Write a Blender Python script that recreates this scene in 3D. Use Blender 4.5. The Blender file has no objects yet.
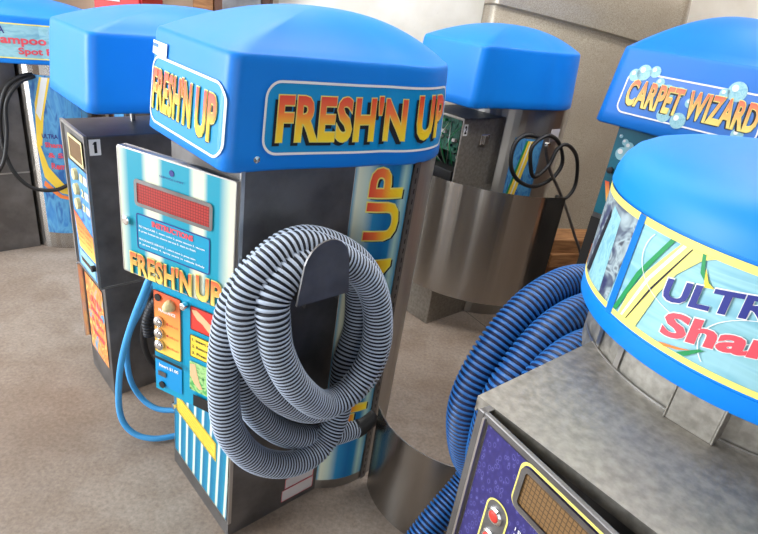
import bpy, bmesh, math, random
from mathutils import Vector, Matrix
random.seed(7)
PI = math.pi
sc = bpy.context.scene
COL = sc.collection
R = math.radians

# ------------------------------------------------------------------ materials
def srgb(r, g, b):
    f = lambda c: (c/255/12.92) if c/255 <= .04045 else ((c/255+.055)/1.055)**2.4
    return (f(r), f(g), f(b), 1)

def mat(name, col, rough=.5, metal=0.0, emis=None, coat=0.0, spec=.5):
    m = bpy.data.materials.new(name); m.use_nodes = True
    b = m.node_tree.nodes['Principled BSDF']
    b.inputs['Base Color'].default_value = col
    b.inputs['Roughness'].default_value = rough
    b.inputs['Metallic'].default_value = metal
    b.inputs['Specular IOR Level'].default_value = spec
    b.inputs['Coat Weight'].default_value = coat
    if emis:
        b.inputs['Emission Color'].default_value = emis[0]; b.inputs['Emission Strength'].default_value = emis[1]
    return m

class NT:
    def __init__(s, m): s.m = m; s.t = m.node_tree; s.b = s.t.nodes['Principled BSDF']
    def n(s, typ, **kw):
        x = s.t.nodes.new(typ)
        for k, v in kw.items(): setattr(x, k, v)
        return x
    def l(s, a, b): s.t.links.new(a, b)
    def ramp(s, src, stops, interp='LINEAR'):
        r = s.n('ShaderNodeValToRGB'); r.color_ramp.interpolation = interp
        e = r.color_ramp.elements
        while len(e) < len(stops): e.new(.5)
        for i, (p, c) in enumerate(stops): e[i].position = p; e[i].color = c
        s.l(src, r.inputs[0]); return r.outputs[0]
    def noise(s, scale, detail=4, vec=None, rough=.55, stretch=None, coord='Object'):
        n = s.n('ShaderNodeTexNoise'); n.inputs['Scale'].default_value = scale
        n.inputs['Detail'].default_value = detail; n.inputs['Roughness'].default_value = rough
        tc = s.n('ShaderNodeTexCoord')
        mp = s.n('ShaderNodeMapping'); mp.inputs['Scale'].default_value = stretch or (1, 1, 1)
        s.l(tc.outputs[coord], mp.inputs[0]); s.l(mp.outputs[0], n.inputs['Vector'])
        return n.outputs['Fac']
    def mix(s, fac, a, b, mode='MIX'):
        x = s.n('ShaderNodeMix', data_type='RGBA', blend_type=mode)
        for i, v in ((0, fac), (6, a), (7, b)):
            if isinstance(v, (int, float, tuple)): x.inputs[i].default_value = v
            else: s.l(v, x.inputs[i])
        return x.outputs[2]
    def bump(s, h, st=.2, d=.01):
        b = s.n('ShaderNodeBump'); b.inputs['Strength'].default_value = st; b.inputs['Distance'].default_value = d
        s.l(h, b.inputs['Height']); s.l(b.outputs[0], s.b.inputs['Normal'])
    def uv(s):
        tc = s.n('ShaderNodeTexCoord'); sp = s.n('ShaderNodeSeparateXYZ'); s.l(tc.outputs['UV'], sp.inputs[0])
        return tc.outputs['UV'], sp.outputs[0], sp.outputs[1]
    def math(s, op, a, b=0.0):
        x = s.n('ShaderNodeMath', operation=op)
        for i, v in ((0, a), (1, b)):
            if isinstance(v, (int, float)): x.inputs[i].default_value = v
            else: s.l(v, x.inputs[i])
        return x.outputs[0]

def noisy(name, c1, c2, scale, rough=.5, metal=0, bump=0, detail=5, stretch=None, r2=None, lo=.35, hi=.65, **kw):
    m = mat(name, c1, rough, metal, **kw); t = NT(m)
    f = t.noise(scale, detail, stretch=stretch)
    t.l(t.ramp(f, [(lo, c1), (hi, c2)]), t.b.inputs['Base Color'])
    if r2 is not None:
        t.l(t.ramp(f, [(lo, (rough,)*3+(1,)), (hi, (r2,)*3+(1,))]), t.b.inputs['Roughness'])
    if bump: t.bump(f, bump)
    return m

M = {}
M['blue'] = noisy('blue_plastic', srgb(0, 126, 228), srgb(0, 132, 234), 3, rough=.42, r2=.5, spec=.45)
M['blue_dark'] = noisy('blue_plastic_deep', srgb(0, 108, 202), srgb(0, 114, 208), 3, rough=.42, r2=.5, spec=.45)
M['steel_dark'] = noisy('scratched_steel', (.15,.145,.145,1), (.24,.235,.235,1), 9, rough=.42, metal=.85, r2=.5, detail=8)
M['steel'] = noisy('brushed_steel', (.34,.32,.295,1), (.46,.44,.41,1), 5, rough=.3, metal=1, r2=.38, stretch=(1,1,.15))
M['steel_shiny'] = noisy('polished_steel', (.36,.335,.31,1), (.46,.44,.41,1), 6, rough=.2, metal=1, r2=.25, stretch=(1,1,.1))
for _m in (M['steel'], M['steel_shiny']):
    t_ = NT(_m); tg = t_.n('ShaderNodeTangent', direction_type='RADIAL', axis='Z'); t_.l(tg.outputs[0], t_.b.inputs['Tangent'])
    t_.b.inputs['Anisotropic'].default_value = .9; t_.b.inputs['Anisotropic Rotation'].default_value = .25
M['steel_top'] = noisy('worn_steel_top', (.29,.275,.245,1), (.42,.40,.36,1), 60, rough=.45, metal=.8, r2=.55, detail=9)
M['edge'] = mat('bright_edge', (.62,.62,.62,1), .3, 1)
M['chrome'] = mat('chrome', (.8,.8,.8,1), .15, 1)
M['black'] = mat('black_rubber', (.012,.012,.013,1), .5)
M['black_flat'] = mat('black_ink', (.006,.008,.014,1), .6)
M['dark'] = mat('dark_cavity', (.02,.02,.02,1), .8)
M['white'] = mat('white_print', (.82,.84,.84,1), .5)
M['offwhite'] = mat('label_paper', (.62,.58,.58,1), .6)
M['teal'] = mat('teal_print', srgb(0, 150, 190), .35)
M['sign_blue'] = mat('sign_blue', srgb(0, 143, 208), .35)
M['sign_blue2'] = mat('sign_deep_blue', srgb(34, 110, 200), .35)
M['yellow'] = mat('yellow_print', srgb(245, 210, 70), .45)
M['pale_yellow'] = mat('pale_yellow_line', srgb(238, 226, 120), .45)
M['orange'] = mat('orange_print', srgb(240, 130, 60), .45)
M['red'] = mat('red_print', srgb(214, 60, 50), .45)
M['pinkred'] = mat('pink_red_print', srgb(224, 78, 92), .45)
M['navy'] = mat('navy_print', srgb(40, 48, 130), .45)
M['green'] = mat('green_print', srgb(30, 140, 80), .45)
M['skin'] = mat('hand_print', srgb(240, 185, 140), .5)
M['lightblue_tube'] = mat('light_blue_rubber', srgb(70, 165, 232), .4)
M['cream'] = mat('cream_plastic', srgb(220, 205, 150), .5)
M['wood'] = noisy('raw_wood', srgb(176, 128, 82), srgb(128, 88, 54), 8, rough=.8, stretch=(1, 8, 8))
M['brown'] = noisy('dark_wood', srgb(92, 58, 40), srgb(60, 38, 28), 6, rough=.7)
M['cream_wall'] = mat('cream_paint', srgb(214, 200, 176), .8)
M['redpaint'] = mat('red_paint', srgb(190, 26, 30), .4)
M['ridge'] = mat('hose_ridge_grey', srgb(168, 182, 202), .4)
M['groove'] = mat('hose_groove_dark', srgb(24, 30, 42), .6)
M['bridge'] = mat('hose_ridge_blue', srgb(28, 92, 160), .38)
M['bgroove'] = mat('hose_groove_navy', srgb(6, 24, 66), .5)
M['pcb'] = noisy('circuit_green', srgb(14, 60, 44), srgb(40, 120, 96), 60, rough=.5)

def m_grad(name, stops, axis=1, rough=.4, rot=False):
    m = mat(name, (1,1,1,1), rough); t = NT(m); _, u, v = t.uv()
    t.l(t.ramp(v if axis else u, stops), t.b.inputs['Base Color']); return m
M['fire'] = m_grad('sunset_lettering', [(0, srgb(255, 226, 40)), (.35, srgb(255, 200, 40)), (.62, srgb(250, 120, 50)), (1, srgb(228, 60, 48))])
M['fire2'] = m_grad('sunset_lettering_soft', [(0, srgb(255, 225, 120)), (.4, srgb(255, 180, 90)), (1, srgb(232, 90, 60))])
TQ = srgb(0, 150, 178); CR = srgb(222, 226, 200)
M['door_art'] = m_grad('turquoise_cream_bands', [(0, CR), (.09, TQ), (.21, TQ), (.26, CR), (.35, CR), (.40, TQ), (.62, TQ), (.67, CR), (.74, CR), (.78, TQ), (.87, TQ), (.97, CR)], axis=0)
M['drum_art'] = m_grad('blue_cream_drum_bands', [(0, srgb(60,150,190)), (.06, CR), (.22, srgb(190,210,200)), (.38, srgb(40,135,185)), (.60, srgb(10,105,165)), (.74, srgb(20,120,170)), (.86, srgb(170,205,195)), (1, srgb(40,130,170))], axis=0)
def m_stripes(name, n):
    m = mat(name, TQ, .4); t = NT(m); uvv, u, v = t.uv()
    k = t.math('FRACT', t.math('ADD', t.math('MULTIPLY', u, n), t.math('MULTIPLY', v, -.35)))
    t.l(t.ramp(k, [(0, srgb(0,110,150)), (.5, srgb(0,135,170)), (.62, CR), (.8, srgb(190,220,210)), (.86, srgb(0,110,150))]), t.b.inputs['Base Color']); return m
M['stripe_art'] = m_stripes('turquoise_pinstripes', 7)
def m_grid(name, c1, c2, nx, ny, rough=.35):
    m = mat(name, c1, rough); t = NT(m); uvv, u, v = t.uv()
    a = t.math('FRACT', t.math('MULTIPLY', u, nx)); b = t.math('FRACT', t.math('MULTIPLY', v, ny))
    k = t.math('MULTIPLY', t.math('GREATER_THAN', a, .22), t.math('GREATER_THAN', b, .22))
    t.l(t.mix(k, c2, c1), t.b.inputs['Base Color']); return m
M['led_red'] = m_grid('red_dot_display', srgb(178, 50, 46), srgb(112, 26, 28), 30, 8)
M['led_brown'] = m_grid('brown_dot_display', srgb(128, 98, 62), srgb(82, 62, 40), 26, 8)
def m_art(name, cols, scale, seed=0, rough=.4):
    m = mat(name, cols[0], rough); t = NT(m); uvv, u, v = t.uv()
    n = t.n('ShaderNodeTexNoise'); n.inputs['Scale'].default_value = scale; n.inputs['Detail'].default_value = 2
    n.inputs['Distortion'].default_value = 1.2
    mp = t.n('ShaderNodeMapping'); mp.inputs['Location'].default_value = (seed, seed*.7, 0)
    t.l(uvv, mp.inputs[0]); t.l(mp.outputs[0], n.inputs['Vector'])
    k = len(cols); st = [(.34+.34*i/(k-1), c) for i, c in enumerate(cols)]
    t.l(t.ramp(n.outputs['Fac'], st), t.b.inputs['Base Color']); return m
M['art_band'] = m_art('pale_blue_artwork', [srgb(120,178,196), srgb(150,200,212), srgb(132,186,196)], 5, 1)
M['art_photo'] = m_art('grey_photo_artwork', [srgb(52,56,96), srgb(96,108,124), srgb(166,184,190), srgb(78,84,96)], 4, 3)
M['art_drum'] = m_art('blue_artwork', [srgb(40,98,170), srgb(90,160,205), srgb(50,120,190)], 6, 5)
M['art_mixed'] = m_art('orange_blue_artwork', [srgb(70,150,190), srgb(236,160,70), srgb(222,110,70), srgb(250,220,120)], 4, 9)
M['art_green'] = m_art('green_artwork', [srgb(80,170,90), srgb(170,215,140), srgb(40,120,60)], 4, 2)
M['art_teal'] = m_art('teal_artwork', [srgb(0,82,104), srgb(12,104,124), srgb(0,92,118)], 3, 4)
M['art_orange'] = m_grad('orange_yellow_fade', [(0, srgb(252,214,96)), (.5, srgb(246,160,76)), (1, srgb(226,92,62))])
def m_drop():
    m = mat('purple_water_drops', srgb(60, 52, 130), .3); t = NT(m)
    vo = t.n('ShaderNodeTexVoronoi'); vo.inputs['Scale'].default_value = 95; vo.inputs['Randomness'].default_value = .9
    tc = t.n('ShaderNodeTexCoord'); mp = t.n('ShaderNodeMapping'); mp.inputs['Scale'].default_value = (1.3, 1, .8)
    t.l(tc.outputs['Object'], mp.inputs[0]); t.l(mp.outputs[0], vo.inputs['Vector'])
    c = t.ramp(vo.outputs['Distance'], [(.0, srgb(44,40,104)), (.24, srgb(48,44,110)), (.29, srgb(96,96,160)), (.35, srgb(54,50,118)), (.6, srgb(46,42,104))])
    t.l(c, t.b.inputs['Base Color']); return m
M['drops'] = m_drop()

def m_floor():
    m = mat('stained_concrete', (.3,.26,.22,1), .75); t = NT(m)
    big = t.noise(.9, 5); mid = t.noise(5, 8, rough=.65); fine = t.noise(70, 4, rough=.7)
    c = t.ramp(big, [(.35, srgb(126,112,100)), (.5, srgb(148,137,127)), (.68, srgb(168,159,151))])
    c = t.mix(t.ramp(mid, [(.30, (.7,.7,.7,1)), (.56, (0,0,0,1))]), c, srgb(120,104,90))
    c = t.mix(.55, c, t.ramp(fine, [(.3, (.30,.28,.26,1)), (.7, (.72,.70,.68,1))]), 'OVERLAY')
    tc = t.n('ShaderNodeTexCoord'); sp = t.n('ShaderNodeSeparateXYZ'); t.l(tc.outputs['Object'], sp.inputs[0])
    # sawn control joints in the slab
    w = t.math('MULTIPLY', t.math('SUBTRACT', t.noise(3, 3), .5), .015)
    d1 = t.math('ABSOLUTE', t.math('ADD', t.math('SUBTRACT', t.math('ADD', t.math('MULTIPLY', sp.outputs[0], .77), t.math('MULTIPLY', sp.outputs[1], .64)), 2.25), w))
    d2 = t.math('ABSOLUTE', t.math('ADD', t.math('SUBTRACT', t.math('ADD', sp.outputs[1], t.math('MULTIPLY', sp.outputs[0], 1.48)), 3.705), w))
    k = t.math('LESS_THAN', d2, .004)
    c = t.mix(k, c, srgb(70,60,52))
    t.l(c, t.b.inputs['Base Color']); t.bump(mid, .15, .004); return m
M['floor'] = m_floor()
def m_wall():
    m = mat('dirty_white_wall', srgb(232,226,214), .75); t = NT(m)
    f = t.noise(2.2, 6); g = t.noise(38, 2)
    c = t.ramp(f, [(.4, srgb(226,220,207)), (.6, srgb(240,236,226))])
    c = t.mix(t.ramp(g, [(.20, (1,1,1,1)), (.26, (0,0,0,1))]), c, srgb(140,120,100))
    t.l(c, t.b.inputs['Base Color']); return m
M['wall'] = m_wall()
def m_cover():
    m = mat('champagne_car_paint', srgb(178,168,150), .3, .25, coat=.5); t = NT(m)
    f = t.noise(160, 2, rough=.8); g = t.noise(1.6, 5)
    c = t.ramp(f, [(.32, srgb(138,128,112)), (.6, srgb(178,169,152))])
    c = t.mix(t.ramp(g, [(.38, (.6,.6,.6,1)), (.62, (0,0,0,1))]), c, srgb(146,134,118))
    t.l(c, t.b.inputs['Base Color']); return m
M['cover'] = m_cover()

# ------------------------------------------------------------------ mesh helpers
class MB:
    def __init__(s): s.v = []; s.f = []; s.mi = []; s.uv = []; s.hasuv = False
    def add(s, vs, fs, mi=0, uvs=None):
        o = len(s.v); s.v += [tuple(v) for v in vs]
        s.uv += (uvs if uvs else [(0, 0)]*len(vs)); s.hasuv |= bool(uvs)
        for f in fs: s.f.append([i+o for i in f]); s.mi.append(mi)
        return s
    def box(s, x0, x1, y0, y1, z0, z1, mi=0, Mx=None):
        vs = [Vector((x, y, z)) for z in (z0, z1) for y in (y0, y1) for x in (x0, x1)]
        if Mx: vs = [Mx @ v for v in vs]
        return s.add(vs, [(0,2,3,1),(4,5,7,6),(0,1,5,4),(2,6,7,3),(0,4,6,2),(1,3,7,5)], mi)
    def build(s, name, mats, parent=None, smooth=False, bevel=0, loc=None):
        me = bpy.data.meshes.new(name); me.from_pydata(s.v, [], s.f)
        if not isinstance(mats, (list, tuple)): mats = [mats]
        for m in mats: me.materials.append(M[m] if isinstance(m, str) else m)
        me.polygons.foreach_set('material_index', s.mi)
        if s.hasuv:
            l = me.uv_layers.new(name='UVMap')
            for lp in me.loops: l.data[lp.index].uv = s.uv[lp.vertex_index]
        if smooth: me.polygons.foreach_set('use_smooth', [True]*len(me.polygons))
        me.update()
        o = bpy.data.objects.new(name, me); COL.objects.link(o)
        if parent: o.parent = parent
        if loc: o.location = loc
        if bevel:
            b = o.modifiers.new('bevel', 'BEVEL'); b.width = bevel; b.segments = 2; b.limit_method = 'ANGLE'; b.angle_limit = R(40)
        return o

def box(name, dims, m, parent=None, bevel=.003, loc=None):
    return MB().box(*dims).build(name, m, parent, bevel=bevel, loc=loc)

def empty(name, loc, ydeg, label, cat, group=None):
    o = bpy.data.objects.new(name, None); COL.objects.link(o)
    o.empty_display_size = .1
    o.location = loc; o.rotation_euler = (0, 0, R(ydeg-90))
    return tag(o, label, cat, group)
def tag(o, label, cat, group=None, kind=None):
    if label: o['label'] = label
    if cat: o['category'] = cat
    if group: o['group'] = group
    if kind: o['kind'] = kind
    return o
def struct(o): o['kind'] = 'structure'; return o

def spline(pts, n):
    """Catmull-Rom through pts, resampled to n evenly spaced points"""
    P = [Vector(p) for p in pts]; P = [2*P[0]-P[1]] + P + [2*P[-1]-P[-2]]
    raw = []
    for i in range(1, len(P)-2):
        for k in range(16):
            t = k/16; a, b, c, d = P[i-1:i+3]
            raw.append(.5*((2*b)+(c-a)*t+(2*a-5*b+4*c-d)*t*t+(-a+3*b-3*c+d)*t**3))
    raw.append(P[-2])
    L = [0]
    for a, b in zip(raw, raw[1:]): L.append(L[-1]+(b-a).length)
    if n < 0: n = max(4, int(L[-1]/(-n)))   # n<0: spacing
    out = []; j = 0
    for i in range(n+1):
        s = L[-1]*i/n
        while j < len(L)-2 and L[j+1] < s: j += 1
        t = (s-L[j])/max(1e-9, L[j+1]-L[j]); out.append(raw[j].lerp(raw[j+1], min(1, t)))
    return out, L[-1]

def sweep(mb, C, radii, seg=12, mis=None, cap=True):
    vs = []; T = []
    for i in range(len(C)):
        T.append((C[min(i+1, len(C)-1)]-C[max(i-1, 0)]).normalized())
    N = T[0].orthogonal().normalized()
    for i, c in enumerate(C):
        N = (N - T[i]*N.dot(T[i])).normalized(); B = T[i].cross(N)
        for k in range(seg):
            a = 2*PI*k/seg; vs.append(c+(N*math.cos(a)+B*math.sin(a))*radii[i])
    for i in range(len(C)-1):
        mb.add([], [], 0)
    o = len(mb.v)
    mb.v += [tuple(v) for v in vs]; mb.uv += [(0, 0)]*len(vs)
    for i in range(len(C)-1):
        for k in range(seg):
            mb.f.append([o+i*seg+k, o+i*seg+(k+1) % seg, o+(i+1)*seg+(k+1) % seg, o+(i+1)*seg+k])
            mb.mi.append(mis[i] if mis else 0)
    if cap:
        mb.f.append([o+k for k in range(seg)][::-1]); mb.mi.append(mis[0] if mis else 0)
        mb.f.append([o+(len(C)-1)*seg+k for k in range(seg)]); mb.mi.append(mis[-1] if mis else 0)
    return mb

def tube(name, pts, r, m, parent=None, seg=10, step=-.012):
    C, _ = spline(pts, step)
    return sweep(MB(), C, [r]*len(C), seg).build(name, m, parent, smooth=True)

def ribbed(name, pts, r, pitch, mats, parent=None, seg=22, depth=.16, groove=.6):
    _, L = spline(pts, 10)
    ribs = int(L/pitch); C, _ = spline(pts, ribs*6)
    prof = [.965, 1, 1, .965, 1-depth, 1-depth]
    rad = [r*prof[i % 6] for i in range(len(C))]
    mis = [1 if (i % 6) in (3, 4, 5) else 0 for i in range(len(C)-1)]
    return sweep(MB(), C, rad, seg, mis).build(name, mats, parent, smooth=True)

def lathe(mb, prof, c=(0, 0), seg=48, a0=0, a1=360, mi=0, axis='z', org=(0, 0, 0)):
    """prof = [(r,z)...] about a vertical axis through c"""
    n = seg; full = abs(a1-a0) >= 360
    vs = []
    cols = n if full else n+1
    for (r, z) in prof:
        for k in range(cols):
            a = R(a0+(a1-a0)*k/n)
            if axis == 'z': vs.append((c[0]+r*math.cos(a), c[1]+r*math.sin(a), z))
            elif axis == 'y': vs.append((org[0]+r*math.cos(a), org[1]-z, org[2]+r*math.sin(a)))
            else: vs.append((org[0]+z, org[1]+r*math.cos(a), org[2]+r*math.sin(a)))
    fs = []
    for i in range(len(prof)-1):
        for k in range(n):
            k2 = (k+1) % cols
            fs.append((i*cols+k, i*cols+k2, (i+1)*cols+k2, (i+1)*cols+k))
    if full and prof[0][0] > 1e-6: fs.append(tuple(range(cols))[::-1])
    if full and prof[-1][0] > 1e-6: fs.append(tuple((len(prof)-1)*cols+k for k in range(cols)))
    return mb.add(vs, fs, mi)

# --- patches laid on a surface map S(u, v, off) -> point
def patch(name, S, u0, u1, v0, v1, m, parent, off=.002, rad=0, nu=24, nv=6):
    mb = MB(); us = [u0+(u1-u0)*i/nu for i in range(nu+1)]
    if rad:
        ex = [u0+rad*(1-math.cos(a*PI/12)) for a in range(7)] + [u1-rad*(1-math.cos(a*PI/12)) for a in range(7)]
        us = sorted(set([u for u in us if u0+rad < u < u1-rad]+ex))
    def ins(u):
        d = min(u-u0, u1-u)
        if rad and d < rad: return rad-math.sqrt(max(0, rad*rad-(rad-d)**2))
        return 0
    vs = []; uvs = []; W = u1-u0; H = v1-v0
    for u in us:
        a = v0+ins(u); b = v1-ins(u)
        for j in range(nv+1):
            v = a+(b-a)*j/nv; vs.append(S(u, v, off)); uvs.append(((u-u0)/W, (v-v0)/H))
    n = nv+1
    fs = [(i*n+j, (i+1)*n+j, (i+1)*n+j+1, i*n+j+1) for i in range(len(us)-1) for j in range(nv)]
    return mb.add(vs, fs, 0, uvs).build(name, m, parent, smooth=False)

def rr_path(u0, u1, v0, v1, rad, n=8, side=20):
    P = []
    cs = [(u1-rad, v1-rad, 0), (u0+rad, v1-rad, 90), (u0+rad, v0+rad, 180), (u1-rad, v0+rad, 270)]
    for cx, cy, a in cs:
        for k in range(n+1):
            t = R(a+90*k/n); P.append((cx+rad*math.cos(t), cy+rad*math.sin(t), math.cos(t), math.sin(t)))
    out = []
    for i in range(len(P)):
        a = P[i]; b = P[(i+1) % len(P)]; out.append(a)
        if math.hypot(a[0]-b[0], a[1]-b[1]) > .03:
            for k in range(1, side): out.append(tuple(a[j]+(b[j]-a[j])*k/side for j in range(4)))
    return out

def frame(name, S, u0, u1, v0, v1, w, rad, m, parent, off=.003, arc=None):
    P = rr_path(u0, u1, v0, v1, rad); mb = MB(); n = len(P); vs = []
    for (u, v, nx, ny) in P:
        vs.append(S(u, v, off)); vs.append(S(u-nx*w, v-ny*w, off))
    fs = [(2*i, 2*i+1, 2*((i+1) % n)+1, 2*((i+1) % n)) for i in range(n)]
    return mb.add(vs, fs).build(name, m, parent)

def poly_patch(name, S, pts, m, parent, off=.002, cut=.03):
    bm = bmesh.new(); vs = [bm.verts.new((u, v, 0)) for u, v in pts]; bm.faces.new(vs)
    bmesh.ops.triangulate(bm, faces=bm.faces[:])
    for _ in range(4):
        L = [e for e in bm.edges if e.calc_length() > cut]
        if not L: break
        bmesh.ops.subdivide_edges(bm, edges=L, cuts=1); bmesh.ops.triangulate(bm, faces=bm.faces[:])
    us = [v.co.x for v in bm.verts]; ws = [v.co.y for v in bm.verts]
    u0, u1, w0, w1 = min(us), max(us), min(ws), max(ws)
    vv = [S(v.co.x, v.co.y, off) for v in bm.verts]
    uvs = [((v.co.x-u0)/(u1-u0), (v.co.y-w0)/(w1-w0)) for v in bm.verts]
    for i, v in enumerate(bm.verts): v.index = i
    fs = [[v.index for v in f.verts] for f in bm.faces]; bm.free()
    return MB().add(vv, fs, 0, uvs).build(name, m, parent)

_tc = {}
def text_mesh(body, bold=0.0, res=3, shear=0, spacing=1.0):
    key = (body, bold, res, shear, spacing)
    if key in _tc: return _tc[key]
    cu = bpy.data.curves.new('t', 'FONT'); cu.body = body; cu.offset = bold; cu.resolution_u = res; cu.shear = shear
    cu.space_character = spacing
    o = bpy.data.objects.new('t', cu); COL.objects.link(o)
    dg = bpy.context.evaluated_depsgraph_get(); dg.update()
    me = bpy.data.meshes.new_from_object(o.evaluated_get(dg))
    bpy.data.objects.remove(o)
    bm = bmesh.new(); bm.from_mesh(me); bmesh.ops.remove_doubles(bm, verts=bm.verts[:], dist=1e-5)
    for _ in range(2):
        L = [e for e in bm.edges if e.calc_length() > .25]
        if not L: break
        bmesh.ops.subdivide_edges(bm, edges=L, cuts=1); bmesh.ops.triangulate(bm, faces=[f for f in bm.faces if len(f.verts) > 3])
    for i, v in enumerate(bm.verts): v.index = i
    V = [(v.co.x, v.co.y) for v in bm.verts]; F = [[v.index for v in f.verts] for f in bm.faces]; bm.free()
    bpy.data.meshes.remove(me)
    x0 = min(v[0] for v in V); x1 = max(v[0] for v in V); y0 = min(v[1] for v in V); y1 = max(v[1] for v in V)
    _tc[key] = ([((x-x0)/(x1-x0), (y-y0)/(y1-y0)) for x, y in V], F); return _tc[key]

def text(name, body, S, u0, u1, v0, v1, m, parent, off=.004, bold=0.0, shear=0, du=0, dv=0, warp=None, spacing=1.0, rot=False):
    V, F = text_mesh(body, bold, 3, shear, spacing)
    vs = []
    for x, y in V:
        if rot: u = u0+(1-y)*(u1-u0); v = v0+x*(v1-v0)
        else:
            u = u0+x*(u1-u0); v = v0+y*(v1-v0)
            if warp: u, v = warp(u, v, x, y)
        vs.append(S(u+du, v+dv, off))
    uvs = list(V)
    return MB().add(vs, F, 0, uvs).build(name, m, parent)

def Sfront(y0, x0=0, z0=0):           # plane facing local -Y, reads along +X
    return lambda u, v, off: (x0+u, y0-off, z0+v)
def Sright(x0, y0=0):                 # plane facing local +X, reads along +Y
    return lambda u, v, off: (x0+off, y0+u, v)
def Sdrum(cx, cy, r, a0=-90):         # cylinder: u = arc length from angle a0, outward
    return lambda u, v, off: (cx+(r+off)*math.cos(R(a0)+u/r), cy+(r+off)*math.sin(R(a0)+u/r), v)

# ------------------------------------------------------------------ canopies
def outline_keyhole(a=.215, y0=-.035, yb=.22, cy=.5, Rb=.285, n=10):
    half = []                                     # right-hand side, front -> back
    rc = .035
    half.append((0, y0)); half.append((a*.5, y0))
    for k in range(7):
        t = R(-90+15*k); half.append((a-rc+rc*math.cos(t), y0+rc+rc*math.sin(t)))
    t0 = math.asin(-.10/Rb) if Rb > .1 else 0
    p1 = (Rb*math.cos(t0), cy-.10)
    ya = y0+rc
    for k in range(1, 25):                        # side flares gently out into the round rear
        q = k/25; y = ya+(p1[1]-ya)*q; e = max(0, min(1, (y-(yb-.13))/(p1[1]-(yb-.13)))); e = e*e*(3-2*e)
        half.append((a+(p1[0]-a)*e, y))
    for k in range(0, 19):
        t = t0+(PI/2-t0)*k/18; half.append((Rb*math.cos(t), cy+Rb*math.sin(t)))
    return half
def outline_round(r=.33, cy=.55):
    return [(r*math.cos(R(-90+5*k)), cy+r*math.sin(R(-90+5*k))) for k in range(37)]
def outline_rect(a=.36, y0=-.06, y1=.62, rc=.05):
    h = [(0, y0), (a*.5, y0)]
    for k in range(7): t = R(-90+15*k); h.append((a-rc+rc*math.cos(t), y0+rc+rc*math.sin(t)))
    h += [(a, y0+(y1-y0)*k/5) for k in range(1, 5)]
    for k in range(7): t = R(15*k); h.append((a-rc*2+rc*2*math.cos(t), y1-rc*2+rc*2*math.sin(t)))
    h += [(a*.4, y1), (0, y1)]
    return h

class Canopy:
    def __init__(s, half, z0, z1, zt, taper=.95, crown=1.0):
        s.z0, s.z1, s.zt, s.taper = z0, z1, zt, taper
        s.P = half + [(-x, y) for x, y in reversed(half[1:-1])]
        s.half = half
        ys = [p[1] for p in half]; s.c = (0, (min(ys)+max(ys))/2)
        s.L = [0]
        for a, b in zip(half, half[1:]): s.L.append(s.L[-1]+math.hypot(b[0]-a[0], b[1]-a[1]))
    def at(s, u):
        sg = 1 if u >= 0 else -1; u = min(abs(u), s.L[-1]-1e-6); j = 0
        while s.L[j+1] < u: j += 1
        t = (u-s.L[j])/(s.L[j+1]-s.L[j]); a, b = s.half[j], s.half[j+1]
        dx, dy = b[0]-a[0], b[1]-a[1]; l = math.hypot(dx, dy)
        return sg*(a[0]+dx*t), a[1]+dy*t, sg*dy/l, -dx/l
    def S(s, u, v, off):
        x, y, nx, ny = s.at(u); k = 1-(1-s.taper)*(v-s.z0)/(s.z1-s.z0)
        return (s.c[0]+(x-s.c[0])*k+nx*off, s.c[1]+(y-s.c[1])*k+ny*off, v)
    def build(s, name, m, parent, rim=.018):
        rings = []; tp = s.taper; z0, z1, zt = s.z0, s.z1, s.zt
        ex = max(abs(x) for x, y in s.P); ey = max(abs(y-s.c[1]) for x, y in s.P)
        def ell(x, y):
            t = math.atan2((y-s.c[1])/ey, x/ex); e_ = .75
            g = lambda v: math.copysign(abs(v)**e_, v)
            return ex*g(math.cos(t))*.97, ey*g(math.sin(t))*.97
        def ring(k, z, q=0):
            out = []
            for x, y in s.P:
                X, Y = x, y-s.c[1]
                if q: E_ = ell(x, y); X += (E_[0]-X)*q; Y += (E_[1]-Y)*q
                out.append((X*k, s.c[1]+Y*k, z))
            rings.append(out)
        ring(.90, z0+.03); ring(.955, z0+.004); ring(.985, z0)
        ring(1.0, z0+.006)
        for i in range(1, 6): ring(1-(1-tp)*i/6, z0+(z1-z0)*i/6)
        e = .03
        for i in range(0, 7):
            t = R(15*i); ring(tp-e*(1-math.cos(t)) , z1-.012+.024*math.sin(t))
        zz = z1+.012; kk = tp-e
        for i in range(1, 15):
            q = i/15; ring(kk*(1-q)+.001, zz+(zt-zz)*(1-(1-q)**2.3), min(1, q*1.3))
        mb = MB(); n = len(s.P); vs = [p for r_ in rings for p in r_]; fs = []
        for i in range(len(rings)-1):
            for k in range(n): fs.append((i*n+k, i*n+(k+1) % n, (i+1)*n+(k+1) % n, (i+1)*n+k))
        fs.append(tuple(range(n))[::-1]); fs.append(tuple((len(rings)-1)*n+k for k in range(n)))
        return mb.add(vs, fs).build(name, m, parent, smooth=True)

def sign_letters(body, S, u0, u1, v0, v1, parent, off=.004, bold=.03, warp=None, fire='fire', sh=.006, spacing=1.07, rim=True, rot=False):
    kw = dict(warp=warp, spacing=spacing, rot=rot)
    text('letter_shadow', body, S, u0, u1, v0, v1, 'black_flat', parent, off=off, bold=bold*.5+.02, du=-sh, dv=-sh*1.1, **kw)
    if rim:
        g = .004
        text('letter_outline', body, S, u0-g*.6, u1+g*.6, v0-g*.6, v1+g*.6, 'pale_yellow', parent, off=off+.0012, bold=bold*.5+.022, **kw)
    text('lettering', body, S, u0, u1, v0, v1, fire, parent, off=off+.0024, bold=bold*.5, **kw)

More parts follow.
